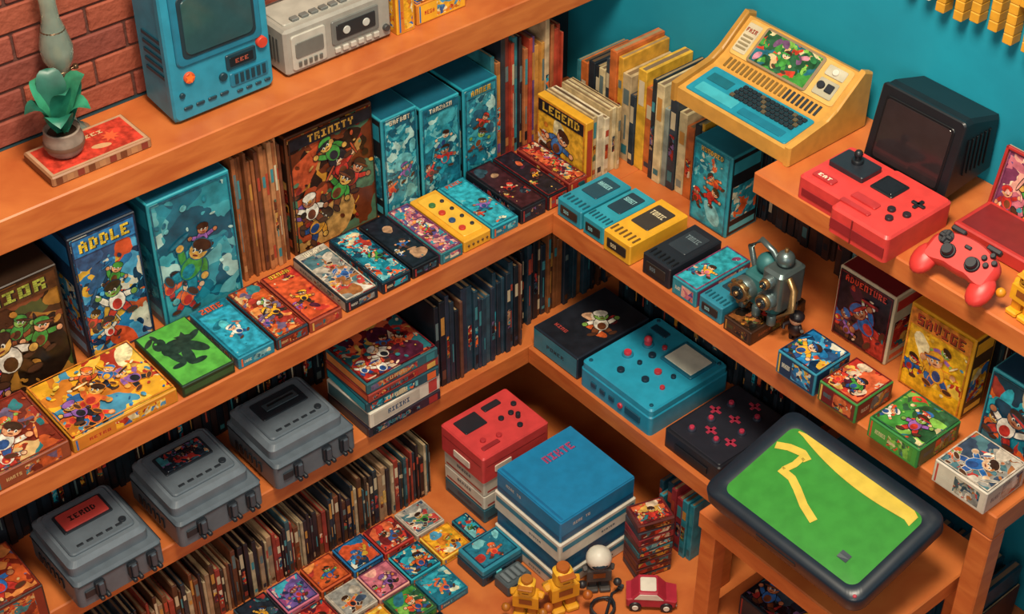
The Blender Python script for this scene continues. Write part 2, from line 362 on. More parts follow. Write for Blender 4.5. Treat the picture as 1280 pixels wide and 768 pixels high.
for lx in (-.24,.065):
    for ly in (-1.18,-.78): m.box(lx,lx+.04,ly,ly+.04,0,TZ-.045,WOOD,.003)
m.box(-.235,.10,-1.175,-.745,.10,.12,WOOD)
m.done("side_table")
# ---------------------------------------------------------------- mid left shelf: flat cases
y0,y1=.004,.192
fl=[(-1.375,-1.218,.04,'orange','8a4228',None,1,4,None),(-1.212,-.982,.035,'yellow','c88a26',None,2,8,None),(-.970,-.848,.03,'green','1c3a24',None,3,0,None),
(-.839,-.752,.03,'aqua','1a7f98','ZONE',4,1,'2a93ae'),(-.747,-.667,.03,'orange','14303c',None,5,3,None),(-.664,-.582,.03,'red','98402a','NINJA',6,2,'c8502c'),
(-.567,-.484,.03,'grey','182028','QUEST',7,3,None),(-.472,-.396,.03,'teal','12202a',None,8,3,None),(-.391,-.318,.03,'dark','10141a',None,9,2,'171c26'),
(-.313,-.252,.03,'pink','2a6a72',None,10,3,None),(-.248,-.172,.032,'yellow','e0a42a',None,11,0,None),(-.168,-.092,.03,'aqua','2a94a4','PIXEL',12,2,'2f9fb0'),
(-.084,-.010,.04,'dark','15181e',None,13,2,'3a1a20'),(-.004,.056,.04,'red','12151b',None,14,2,'1c1a24')]
for a,b_,h,p,e,t,sd,nc,bgc in fl:
    yy=y1+ .0 if a<-.6 else .209
    yf=y0 if a<-.6 else .010
    if sd==3:
        w,d,c,r=spot('L',a,b_,yf,yy,W);m=MB();m.box(-w/2,w/2,-d/2,d/2,0,h,'16301c',.002);m.fr(TOP(h))
        m.quad(-w/2+.004,w/2-.004,-d/2+.004,d/2-.004,flat('4f9e3a',noise=.3))
        k=paint('22342a')
        for q in [(-.01,.02,.03,.022,.3),(-.03,.045,.014,.02,-.5),(.025,.0,.014,.035,.6),(.0,-.02,.012,.03,-.2),(-.022,-.008,.01,.03,.2),(.04,.03,.02,.008,.5),(-.045,.062,.006,.016,-.9),(-.028,.068,.005,.014,.2),(.01,-.045,.018,.008,0),(-.03,-.035,.016,.007,0)]:
            m.ell(q[0],q[1],q[2],q[3],k,q[4])
        m.star(.02,.035,.02,k,5);m.ell(-.034,.052,.003,.003,'4fae3c')
        m.fr(FRONT(-d/2));m.quad(-w/2+.004,w/2-.004,.008,h-.008,'28502c')
        m.done("game_case",c,r);continue
    if sd==11:
        w,d,c,r=spot('L',a,b_,yf,yy,W);m=MB();m.box(-w/2,w/2,-d/2,d/2,0,h,'dc9c28',.003);m.fr(TOP(h))
        m.rr(0,.0,w*.72,d*.86,.006,0,.003,'e4ae38')
        for i in range(4): m.cyl(-.012,-.06+i*.036,.008,.003,.008,['c23a28','2a4a70','c23a28','3a6a3a'][i],16);m.cyl(.016,-.06+i*.036,.005,.003,.007,'2a2a30',12)
        m.fr(FRONT(-d/2))
        for i in range(5): m.cyl(-.026+i*.013,h/2,.003,0,.002,'5a3a18',10)
        m.done("arcade_cartridge",c,r);continue
    game_box('L',a,b_,yf,yy,W,h,p,e,t,sd,"game_case",nch=nc,bg=bgc)
game_box('L',.062,.118,.012,.2,W,.045,'red','8a3226',None,15,"game_case")
# standing boxes mid left
standing('L',-1.33,-1.085,.22,.16,W,.27,'brown','2c1c12','JUNIOR',21,tc='98a040',nch=5)
standing('L',-1.055,-.905,.22,.16,W,.31,'blue','101c2c','ADDLE',22,tc='d8b83a',nch=4)
standing('L',-.882,-.69,.215,.165,W,.315,'wave','2a94a4',None,23,nch=4)
books('L',-.672,-.55,.235,.17,W,.28,.325,.006,.012,['7a4628','9a5a34','6a3a24','a86a40','4a2a24','b88054'],24,"record_row")
standing('L',-.538,-.313,.24,.15,W,.31,'warm','5a3018','TRINITY',25,nch=7,tc='b8883a',ts=.7)
standing('L',-.309,-.211,.215,.18,W,.27,'wave','2a8c9c','SAFBOT',26,nch=2,sidec='10181e',ts=.8)
standing('L',-.203,-.092,.215,.18,W,.255,'wave','2c94a4','TANZAIN',27,nch=3,sidec='10181e',ts=.8)
standing('L',-.082,.018,.215,.18,W,.255,'wave','1f8a9c','ANNER',28,nch=3,sidec='10181e',ts=.8)
books('L',.024,.24,.235,.17,W,.26,.33,.007,.016,seed=29)
m=MB();m.box(-.012,.012,-.085,.085,0,.172,'d89c28',.002);m.fr(LSIDE(-.012)@Matrix.Translation((0,.086,0)));m.cover(0,0,.162,.164,'yellow','LEGEND',random.Random(8),nch=2,bg='d8a02c')
m.fr(FRONT(-.085));m.quad(-.008,.008,.02,.15,'a83a26')
m.done("game_manual",(.138,.115,W))
books('L',.153,.238,.03,.17,W,.13,.175,.010,.018,['c8b890','b8a074','2a3038','d0c0a0','a8502c','6a3a22'],30,"manual_row",fixed=.172)
books('R',-.195,.22,.262,.155,W,.19,.28,.012,.03,['2c6a72','b8a078','9c3a2a','c8922e','2a3640','788078','1c242c','b8602c','d0a030','c8b488'],31)
books('R',-.535,-.20,.34,.078,W,.30,.338,.01,.024,['182028','22303a','3a2420'],32,fixed=.3395)
books('R',-1.235,-.56,.31,.10,W,.18,.26,.01,.024,['182028','22303a','3a2420','5c2420','2a4a52'],33)  # spines coloured dark to stand in for the shadow under the upper shelf
# ---------------------------------------------------------------- mid right shelf
def cart(x0,x1,y0,y1,z,h,c,lab,name="game_cartridge",txt='TONIC',lc='d8c8a0',g='6a4a20'):
    w,d,cc,r=spot('R',x0,x1,y0,y1,z);m=MB();m.box(-w/2,w/2,-d/2,d/2,0,h,c,.003)
    m.fr(TOP(h));m.rr(0,d*.12,w*.62,d*.5,.004,0,.002,lab);m.lay=90;m.text(txt,0,d*.2,w*.45,d*.09,lc) 
    for i in range(6): m.box(-w*.4+i*w*.16,-w*.4+i*w*.16+w*.06,-d*.44,-d*.3,0,.003,g)
    m.fr(FRONT(-d/2));m.rr(0,h/2,w*.7,h*.45,.003,0,.002,'2a2420');m.lay=90;m.text('SSS',-w*.1,h/2,w*.2,h*.18,lc)
    return m.done(name,cc,r)
cart(.004,.160,-.092,-.012,W,.05,'23879c','1c4656',txt='HANGER',lc='8cc4c8',g='145060')
cart(.004,.165,-.166,-.098,W,.05,'2a93a6','1c3a48',txt='SUNSET',lc='8cc4c8',g='145060')
cart(-.002,.175,-.258,-.172,W,.055,'e0a42a','3a3430')
cart(.006,.165,-.372,-.288,W,.055,'1c2028','2c343c',lc='6a7a80',g='0c0e12')
game_box('R',.006,.172,-.452,-.38,W,.045,'pink','2a8090',None,45,"game_case",nch=2,bg='2f98a6')
cart(.006,.15,-.526,-.460,W,.045,'2a7a90','1c3a48',txt='ARCADE',lc='8cc4c8',g='145060')
game_box('R',.004,.172,-.612,-.535,W,.035,'brown','3a2418',None,47,"game_case",nch=1)
game_box('R',-.012,.092,-.800,-.698,W,.058,'blue','2a7a94',None,48,nch=2)
game_box('R',-.010,.10,-.905,-.808,W,.05,'red','3a7a3c',None,49,nch=2)
game_box('R',-.015,.11,-1.062,-.940,W,.05,'green','2f7a3c',None,50,nch=3)
game_box('R',-.015,.105,-1.218,-1.098,W,.055,'grey','c8beae',None,51,nch=3)
standing('R',-.322,-.207,.23,.10,W,.215,'aqua','2a8c9c','HUNDRED',52,bg='2a94a4',nch=3,sidec='10181e',ts=.8)
standing('R',-.83,-.685,.17,.11,W,.175,'red','c8b898','ADVENTURE',53,bg='2a1c22',nch=4,sidec='b8a888',tc='d8402c')
standing('R',-1.03,-.875,.155,.07,W,.205,'yellow','d89a20',"SAVIGE",54,bg='e0a81e',nch=3,sidec='4a3420',tc='a83a20')
standing('R',-1.235,-1.08,.145,.07,W,.18,'teal','2a8c9c',None,55,nch=3)
m=MB();st=flat('6a7a7a',.35,.7);bz=flat('9a7a50',.35,.8);tl=flat('2f6a6c',.5,.2)
m.rr(0,.0,.085,.06,.012,.02,.085,tl,.006);m.rr(.03,.0,.05,.07,.01,.04,.125,st,.006)
for sx in (-.035,.0,.038):
    for sy in (-.03,.03): m.cyl(sx,sy,.009,0,.022,st,14)
m.fr(FRONT(-.03)@Matrix.Translation((0,.05,0)))
for (cx,cy,r) in ((-.028,0,.026),(.03,.01,.02),(.03,.055,.013)):
    m.cyl(cx,cy,r,0,.018,st,22);m.cyl(cx,cy,r*.8,.018,.026,bz,22);m.cyl(cx,cy,r*.55,.026,.029,flat('182830',.1),20);m.cyl(cx,cy,r*.2,.029,.034,bz,12)
m.fr(Matrix.Identity(4));m.tube([(-.04,0,.08),(-.055,0,.12),(-.03,0,.15),(.0,.0,.14),(.02,0,.12)],.006,st);m.tube([(.05,-.01,.11),(.075,-.02,.10),(.08,-.03,.06),(.06,-.035,.03)],.007,bz)
m.sph((-.01,0,.105),.022,tl);m.sph((.03,.0,.14),.018,st);m.cyl(.03,0,.004,.15,.165,bz,10)
for i in range(8):
    a=i*pi/4;m.fr(FRONT(-.055)@Matrix.Translation((-.028,.05,0)));m.box(.024*math.cos(a)-.003,.024*math.cos(a)+.003,.024*math.sin(a)-.003,.024*math.sin(a)+.003,-.008,.0,bz,.0005)
o=m.done("mechanical_toy",(.09,-.575,W+.0365),-pi/2);o.scale=(1.1,1.1,1.05)
m=MB();m.sph((0,0,.03),(.016,.013,.018),'241a1c');m.sph((0,0,.055),.014,'c89a78');m.sph((0,0.002,.06),(.016,.016,.013),'1a1418');m.cyl(-.007,0,.005,0,.02,'1a1418',10);m.cyl(.007,0,.005,0,.02,'1a1418',10)
m.tube([(-.012,0,.04),(-.024,-.006,.03),(-.022,-.012,.022)],.004,'241a1c');m.tube([(.012,0,.04),(.024,-.006,.034),(.026,-.01,.044)],.004,'241a1c')
m.done("toy_figurine",(.09,-.655,W),-pi/2)
# ---------------------------------------------------------------- upper right shelf
def computer():
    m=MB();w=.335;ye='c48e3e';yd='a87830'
    m.fr(FR((0,0,0),(0,1,0),(0,0,1),(1,0,0)))
    prof=[(-.135,0),(.115,0),(.115,.125),(.095,.135),(.015,.072),(-.02,.055),(-.135,.036)]
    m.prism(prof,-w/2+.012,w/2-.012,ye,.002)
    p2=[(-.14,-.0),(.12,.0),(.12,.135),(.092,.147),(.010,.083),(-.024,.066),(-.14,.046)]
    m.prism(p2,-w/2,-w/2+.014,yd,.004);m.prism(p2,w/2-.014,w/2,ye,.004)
    m.fr(SLOPE(-.135,.036,-.02,.055))
    m.rr(0,.06,w*.84,.10,.006,0,.003,'1f8298');m.rr(-.07,.035,w*.32,.03,.003,.003,.0045,'3fa0ac');m.rr(.06,.03,w*.36,.022,.003,.003,.0045,'1a6c82')
    for r in range(4):
        for c in range(14): m.box(-.05+c*.0125-.0+r*.002,-.05+c*.0125+.0105+r*.002,.052+r*.0125,.052+r*.0125+.0105,.003,.008,'20262c' if (r+c)%7 else '5a4a34',.001)
    m.box(-.125,-.065,.062,.09,.003,.005,'17606e')
    m.fr(SLOPE(-.02,.055,.015,.072))
    for i in range(22): m.box(-.13+i*.012,-.13+i*.012+.006,.006,.034,0,.003,'7a5a26' if i<14 else '2a3036',.0005)
    m.fr(SLOPE(.015,.072,.095,.135))
    m.rr(0,.05,w*.86,.094,.008,0,.003,'cca45a');m.rr(-.012,.05,.165,.092,.008,.003,.007,'8a7458')
    m.lay=350;m.quad(-.088,.064,.010,.090,art('green',28))
    rg=random.Random(6)
    for i in range(10): m.blob(-.012+rg.uniform(-.065,.065),.05+rg.uniform(-.032,.032),rg.uniform(.008,.02),paint(rg.choice(['6a4a6a','3f8a3a','b87a8a','2a6a3c','c8a070'])),rg,(-.088,.064,.010,.090),.5)
    m.char(-.012,.048,.05,rg,'green',(-.088,.064,.010,.090))
    m.rr(-.122,.05,.036,.076,.004,.003,.005,'c0b294');m.lay=300;m.text('FAIR',-.122,.07,.028,.010,'983a26')
    for i in range(4): m.rr(-.122,.024+i*.010,.028,.005,.002,.005,.007,'8a7a5a')
    m.rr(.108,.034,.05,.042,.004,.003,.006,'a8a088');m.cyl(.096,.036,.009,.006,.012,'20242a');m.rr(.118,.036,.018,.02,.002,.006,.010,'20242a')
    m.rr(.108,.075,.05,.026,.004,.003,.006,'b8b098');m.cyl(.108,.075,.008,.006,.010,'d0c8b8')
    o=m.done("home_computer",(.278,-.368,U+.0005),-pi/2);o.scale=(1,.91,.95);return o
computer()
m=MB();bk='14171c'
m.rr(0,.07,.12,.10,.02,0,.02,bk)
m.fr(FR((0,0,0),(0,1,0),(0,0,1),(1,0,0)));m.prism([(-.02,.015),(.13,.03),(.13,.155),(.035,.185),(.012,.185)],-.095,.095,bk,.008)
m.fr(SLOPE(-.022,.015,.01,.185));m.rr(0,.088,.20,.178,.008,-.004,.006,bk,.003);m.rr(0,.09,.165,.135,.008,.006,.0085,'0c0e11');m.rr(0,.09,.156,.126,.008,.0085,.0095,flat('2c2426',.12))
m.rr(.08,.012,.02,.006,.002,.006,.008,'5a2a24')
m.fr(RSIDE(.095))
for i in range(6): m.box(.03+i*.013,.036+i*.013,.06,.14,0,.003,'0c0e11',.0005)
m.done("crt_monitor",(.288,-.728,U),-pi/2)
m=MB();rd='cf3c38';r2='b02e2e'
m.rr(-.068,.02,.118,.155,.008,0,.052,rd,.004);m.rr(.055,0,.14,.19,.010,0,.058,rd,.005)
m.fr(TOP(.052));m.rr(-.07,.04,.085,.06,.004,0,.012,'22262e');m.cyl(-.07,.045,.012,.012,.02,'15181d');m.cyl(-.07,.045,.006,.02,.030,'15181d');m.sph((-.07,.045,.032),.009,'15181d',12,8)
m.rr(-.085,-.03,.05,.02,.003,0,.004,r2);m.lay=200;m.text('EAT',-.085,-.03,.03,.009,'f0dcc0')
m.fr(TOP(.058));m.rr(.02,.035,.055,.055,.004,0,.003,'15181d');m.rr(.02,.035,.042,.042,.003,.003,.004,flat('20262c',.1))
m.box(.078,.108,.026,.034,0,.005,'15181d');m.box(.089,.097,.015,.045,0,.005,'15181d')
for cx,cy in ((.07,-.02),(.10,-.012),(.085,-.045)): m.cyl(cx,cy,.008,0,.006,'2a1c22')
m.rr(.02,-.035,.06,.02,.003,0,.004,r2);m.rr(.02,-.065,.07,.012,.003,0,.004,r2)
m.fr(FRONT(-.095));m.box(-.01,.12,.012,.034,0,.002,'8a2024',.0005)
m.box(.04,.043,.0,.055,0,.003,'7a1c1e')
m.fr(FRONT(-.0575));m.box(-.115,-.02,.012,.028,0,.002,'8a2024',.0005)
m.done("game_console",(.150,-.738,U),-pi/2)
def gamepad(name,loc,rot,c='c8342f',rx=0,s=1.):
    m=MB();k='1c1c22'
    P=[]
    for i in range(40):
        t=2*pi*i/40;x=.062*math.cos(t);y=.03*math.sin(t)
        if math.sin(t)<0: y-= .022*max(0,abs(math.cos(t))-.35)*(1.7)
        x*=1+.12*max(0,-math.sin(t));P.append((x,y))
    n=40
    rings=[(.72,.0),(.93,.004),(1,.012),(.96,.020),(.85,.025)]
    pts=[]
    for q,zz in rings: pts+=[(p[0]*q,p[1]*q,zz) for p in P]
    m.add(pts,[(a*n+i,a*n+(i+1)%n,(a+1)*n+(i+1)%n,(a+1)*n+i) for a in range(4) for i in range(n)],c,True)
    m.add(pts[4*n:],[list(range(n))],c);m.add(pts[:n],[list(range(n))[::-1]],c)
    for sx in (-1,1): m.sph((sx*.052,-.032,.012),(.02,.028,.013),c)
    m.fr(TOP(.025))
    for sx,cy in ((-.022,-.008),(.022,-.008)): m.cyl(sx,cy,.012,0,.004,k);m.cyl(sx,cy,.009,.004,.012,k);
    m.cyl(-.039,.0095,.012,0,.002,k);m.box(-.05,-.028,.006,.013,0,.005,k);m.box(-.0425,-.0355,-.002,.021,0,.005,k)
    for dx,dy in ((0,.009),(0,-.009),(.009,0),(-.009,0)): m.cyl(.04+dx,.010+dy,.0045,0,.005,k,12)
    m.rr(0,.012,.012,.006,.002,0,.003,k)
    m.fr(TOP(.012));m.box(-.045,-.02,.026,.034,0,.01,k);m.box(.02,.045,.026,.034,0,.01,k)
    o=m.done(name,loc,rot,rx);o.scale=(s,s,s);return o
gamepad("game_controller",(.134,-.985,U+.040),-pi/2,rx=math.radians(34),s=1.22)
m=MB();m.box(-.10,.10,-.06,.05,0,.03,'b8302c',.003);m.fr(TOP(.03));m.quad(-.09,.09,-.05,.04,'7a2020')
m.fr(SLOPE(.045,.0,.075,.15));m.box(-.10,.10,0,.15,-.004,.0,flat('a8907a',.2),.002);m.cover(0,.075,.185,.135,'pink',None,random.Random(77),nch=3)
for a in ((-.10,-.094,0,.15),(.094,.10,0,.15),(-.1,.1,0,.006),(-.1,.1,.144,.15)): m.box(a[0],a[1],a[2],a[3],0,.008,'a82c28',.001)
m.done("console_case",(.285,-.985,U),-pi/2)
def blockman(name,loc,rot,c='e0a020',c2='d88a18',s=1.,head='e8b030',lean=0,helmet=None):
    m=MB()
    for sx in (-1,1):
        m.box(sx*.014-.011,sx*.014+.011,-.011,.011,.003,.035,c2,.003);m.box(sx*.014-.013,sx*.014+.013,-.022,.012,0,.012,c,.003)
        m.fr(Matrix.Translation((sx*.03,0,.064))@Matrix.Rotation(sx*.35,4,'Y')@Matrix.Rotation(.8,4,'X'));m.box(-.008,.008,-.008,.008,-.034,.0,c,.003);m.fr(Matrix.Identity(4));m.sph((sx*.040,-.026,.040),.010,c2,10,6)
    m.prism([(-.028,-.015),(.028,-.015),(.024,.015),(-.024,.015)],.033,.070,c,.004);m.cyl(0,0,.008,.068,.076,c2,12);m.rr(0,0,.036,.032,.010,.074,.104,head,.005)
    if helmet:
        m.sph((0,0.002,.094),(.030,.030,.028),helmet);m.sph((0,-.012,.090),(.021,.019,.013),flat('22303a',.1))
    else:
        m.cyl(0,0,.013,.102,.112,c2,14);m.box(-.016,.016,-.026,-.010,.096,.101,c2)
    m.fr(FRONT(-.017))
    if not helmet: m.ell(-.007,.090,.0025,.0035,'101016');m.ell(.007,.090,.0025,.0035,'101016');m.quad(-.007,.007,.079,.081,'5a2010')
    m.fr(FRONT(-.0155));m.quad(-.014,.014,.045,.06,'8a4a1c')
    o=m.done(name,loc,rot,lean);o.scale=(s,s,s);return o
blockman("toy_figure",(.13,-1.120,U),-pi/2-.1,s=.95)
m=MB()
m.T=FR((0,0,0),(0,-1,0),(0,0,1),(-1,0,0))
def vox(ch,x,z,p,c,dep=.03):
    for r in range(5):
        for q in range(3):
            if FONT[ch][r][q]=='1': m.box(x+q*p,x+(q+1)*p,z-(r+1)*p,z-r*p,0,dep,c,.002)
for i,ch in enumerate("RANN"): vox(ch,i*.078,.13-.012*(i%2),.021,'d8d0bc' if i<1 else 'd0962c')
m.done("pixel_letter_sign",(WX-.0005,-.570,1.310))
# ---------------------------------------------------------------- lower left shelf
def grey_console(x0,x1,y0,y1,lab,seed):
    w,d,c,r=spot('L',x0,x1,y0,y1,L);m=MB();g='566069';g2='636d76';dk='1c2229'
    m.box(-w*.45,w*.45,-d*.45,d*.45,0,.01,dk)
    m.rr(0,0,w,d,.012,.008,.075,g,.006)
    m.fr(TOP(.075));m.rr(-.004,.008,w*.90,d*.86,.014,0,.034,g2,.010);m.rr(-.004,.010,w*.74,d*.68,.01,.034,.040,g,.004)
    m.fr(TOP(.115));m.rr(-.004,.03,w*.56,d*.30,.004,0,.003,dk);
    if lab: m.rr(-.004,.03,w*.50,d*.25,.003,.003,.006,lab);m.lay=300;m.text('IEROD',-.004,.03,w*.30,d*.07,'2a1c1c')
    else: m.box(-w*.2,w*.2,.018,.042,.003,.006,'3a444a');m.box(-w*.16,w*.16,.026,.034,.006,.008,'14181c')
    for i in range(5): m.box(-w*.28+i*.022,-w*.28+i*.022+.014,-.045,-.039,-.002,.002,dk,.0005)
    m.cyl(w*.26,-.035,.008,-.004,.004,dk)
    m.fr(FRONT(-d/2))
    for sx in (-.05,.025,.07):
        m.rr(sx,.045,.022,.036,.004,0,.009,dk);m.box(sx-.006,sx+.006,.03,.064,.009,.016,'3c4650',.002);m.cyl(sx-.004,.022,.005,.0,.018,dk,12);m.cyl(sx+.010,.022,.005,.0,.018,dk,12)
    m.box(-w*.42,-w*.30,.03,.05,0,.004,dk)
    m.box(-w*.48,w*.48,.066,.069,0,.002,dk)
    for F in (RSIDE(w/2),LSIDE(-w/2)):
        m.fr(F)
        for i in range(6): m.box(-.06+i*.018,-.05+i*.018,.02,.045,0,.003,dk,.0005)
        m.box(-d*.46,d*.46,.066,.069,0,.002,dk)
    m.done("game_console",c,r)
grey_console(-1.29,-1.092,-.04,.16,'b03c36',1);grey_console(-1.048,-.842,-.03,.175,art('dark',42),2);grey_console(-.80,-.59,-.02,.18,None,3)
game_box('L',-1.52,-1.34,-.005,.15,L,.09,'orange','3a2420',None,60)
m=MB();zz=0
for i,(h,e,p,tw) in enumerate([(.03,'2a2430','dark',.0),(.045,'d4ccbb','grey',.004),(.03,'1f4a56','teal',-.003),(.025,'983a2e','red',.003),(.03,'2a5a62','orange',0)]):
    w,d=.205-.002*i,.16
    m.fr(Matrix.Rotation(tw*8,4,'Z'));m.box(-w/2,w/2,-d/2,d/2,zz,zz+h-.001,e,.002)
    m.fr(Matrix.Rotation(tw*8,4,'Z')@FRONT(-d/2));m.quad(-w*.45,w*.2,zz+.006,zz+h-.008,art(p,42) if i!=1 else 'b8b0a0');m.text('RIEIKI' if i==1 else 'TURBO',-.02,zz+h/2,w*.3,h*.3,'2a4a6a' if i==1 else PAL[p][4]);m.quad(w*.33,w*.45,zz+.004,zz+h-.006,PAL[p][3])
    m.fr(Matrix.Rotation(tw*8,4,'Z')@LSIDE(-w/2));m.quad(-d/2+.006,d/2-.006,zz+.004,zz+h-.006,PAL[p][2])
    zz+=h
m.fr(TOP(zz));m.cover(0,0,.19,.15,'red',None,random.Random(9),nch=5)
m.done("game_box_stack",(-.445,.07,L),0)
books('L',-.33,-.076,.012,.19,L,.20,.275,.008,.018,['182834','1f3a48','101820','2c4a56','3a2a28','5c3a2c','243040'],61)
books('L',-.06,.40,.06,.19,L,.20,.27,.008,.018,['182834','1f3a48','101820','4a2c1c','7a4a2a'],62)
books('L',-1.88,-.50,.21,.19,L,.16,.25,.010,.022,['12181f','1c2630','2a1c1a','16222a'],63)  # added dark row, its colours stand in for shade behind the consoles
# ---------------------------------------------------------------- lower right shelf
m=MB();w,d,c,r=spot('R',-.060,.170,-.165,-.008,L);m.box(-w/2,w/2,-d/2,d/2,0,.065,'1c2430',.002)
m.fr(FRONT(-d/2));m.quad(-w/2+.003,w/2-.003,.004,.061,'2a7484');m.text('POWER',0,.032,.06,.011,'14303a')
m.fr(LSIDE(-w/2));m.quad(-d/2+.003,d/2-.003,.004,.061,'2a7a8a');m.ell(-.05,.03,.01,.01,'101820');m.ell(.04,.03,.014,.014,'103038')
m.fr(TOP(.065));m.quad(-w/2+.005,w/2-.005,-d/2+.005,d/2-.005,flat('191c24',noise=.3))
rg=random.Random(5)
for i in range(9): m.blob(.01+rg.uniform(-.035,.035),.02+rg.uniform(-.035,.035),rg.uniform(.01,.028),paint(rg.choice(['a8302c','c89a78','d8c8b0','c85a2c','5a1c20'])),rg,None,.6)
m.char(.01,.02,.09,rg,'red',(-.07,.07,-.1,.1));m.text('WING',-.03,-.07,.04,.010,'a8403a')
m.done("game_box",c,r)
def teal_console():
    w,d=.235,.25;m=MB();t='1f86a4';t2='17708c'
    m.rr(0,0,w,d,.010,0,.055,t,.004);m.rr(0,0,w*.98,d*.98,.010,.055,.074,'2390ae',.004)
    m.fr(TOP(.074));m.rr(.047,.060,.10,.085,.004,0,.005,'1a6a84');m.rr(.047,.060,.086,.070,.002,.005,.0065,flat('d4d8c8',.25))
    m.cyl(-.055,.03,.014,0,.004,t2);m.cyl(-.055,.03,.009,.004,.014,'b83040');m.sph((-.055,.03,.016),.010,'c83a48',12,8)
    m.cyl(-.06,-.03,.014,0,.004,t2);m.cyl(-.06,-.03,.009,.004,.012,'b83040')
    for i,(cx,cy) in enumerate(((-.02,.05),(-.02,.01),(-.02,-.03),(.03,-.02),(.065,-.005),(.03,-.06),(.075,-.05),(-.03,-.08))):
        m.cyl(cx,cy,.009 if i%2 else .006,0,.007,'142a3a' if i%3 else 'a8303a')
    m.rr(-.07,.085,.05,.02,.003,0,.003,'123a4c')
    for sx in (-1,1):
        for sy in (-1,1): m.cyl(sx*.1,sy*.108,.005,0,.003,'0f4a5e',10)
    m.fr(FRONT(-d/2))
    for i in range(3): m.rr(-.07+i*.03,.028,.018,.014,.003,0,.003,'0f4458')
    m.rr(.06,.028,.05,.02,.003,0,.003,'0f4458');m.cyl(.02,.028,.007,0,.005,'b83040')
    m.fr(LSIDE(-w/2))
    for i in range(4): m.rr(-.08+i*.035,.028,.022,.02,.003,0,.003,'0f4458')
    m.done("game_console",(.062,-.295,L),-pi/2)
teal_console()
m=MB();w,d=.17,.23;m.rr(0,0,w,d,.008,0,.052,'181a22',.003);m.fr(TOP(.052))
m.rr(0,.0,w*.92,d*.94,.006,0,.003,'20222c')
for a in ((-.04,.05),(.03,.06),(.04,.0),(-.035,-.02),(.02,-.06),(-.04,-.075)): 
    m.cyl(a[0],a[1],.010,.003,.008,'2c3040');m.cyl(a[0],a[1],.006,.008,.014,'b0304a')
for a in ((0,.02),(-.05,.01),(.045,-.04),(0,.085),(-.01,-.045)):
    m.box(a[0]-.016,a[0]+.016,a[1]-.004,a[1]+.004,.003,.006,'a02c44');m.box(a[0]-.004,a[0]+.004,a[1]-.014,a[1]+.014,.003,.006,'a02c44')
m.fr(FRONT(-d/2));m.box(-.05,.05,.01,.03,0,.003,'0e1016');m.fr(LSIDE(-w/2))
for i in range(5): m.cyl(-.07+i*.035,.025,.007,0,.004,'3a1c2a')
m.done("arcade_joystick",(.058,-.535,L),-pi/2)
books('R',-.64,-.02,.20,.19,L,.16,.27,.01,.022,['142028','1c3440','101820','26303a'],64)
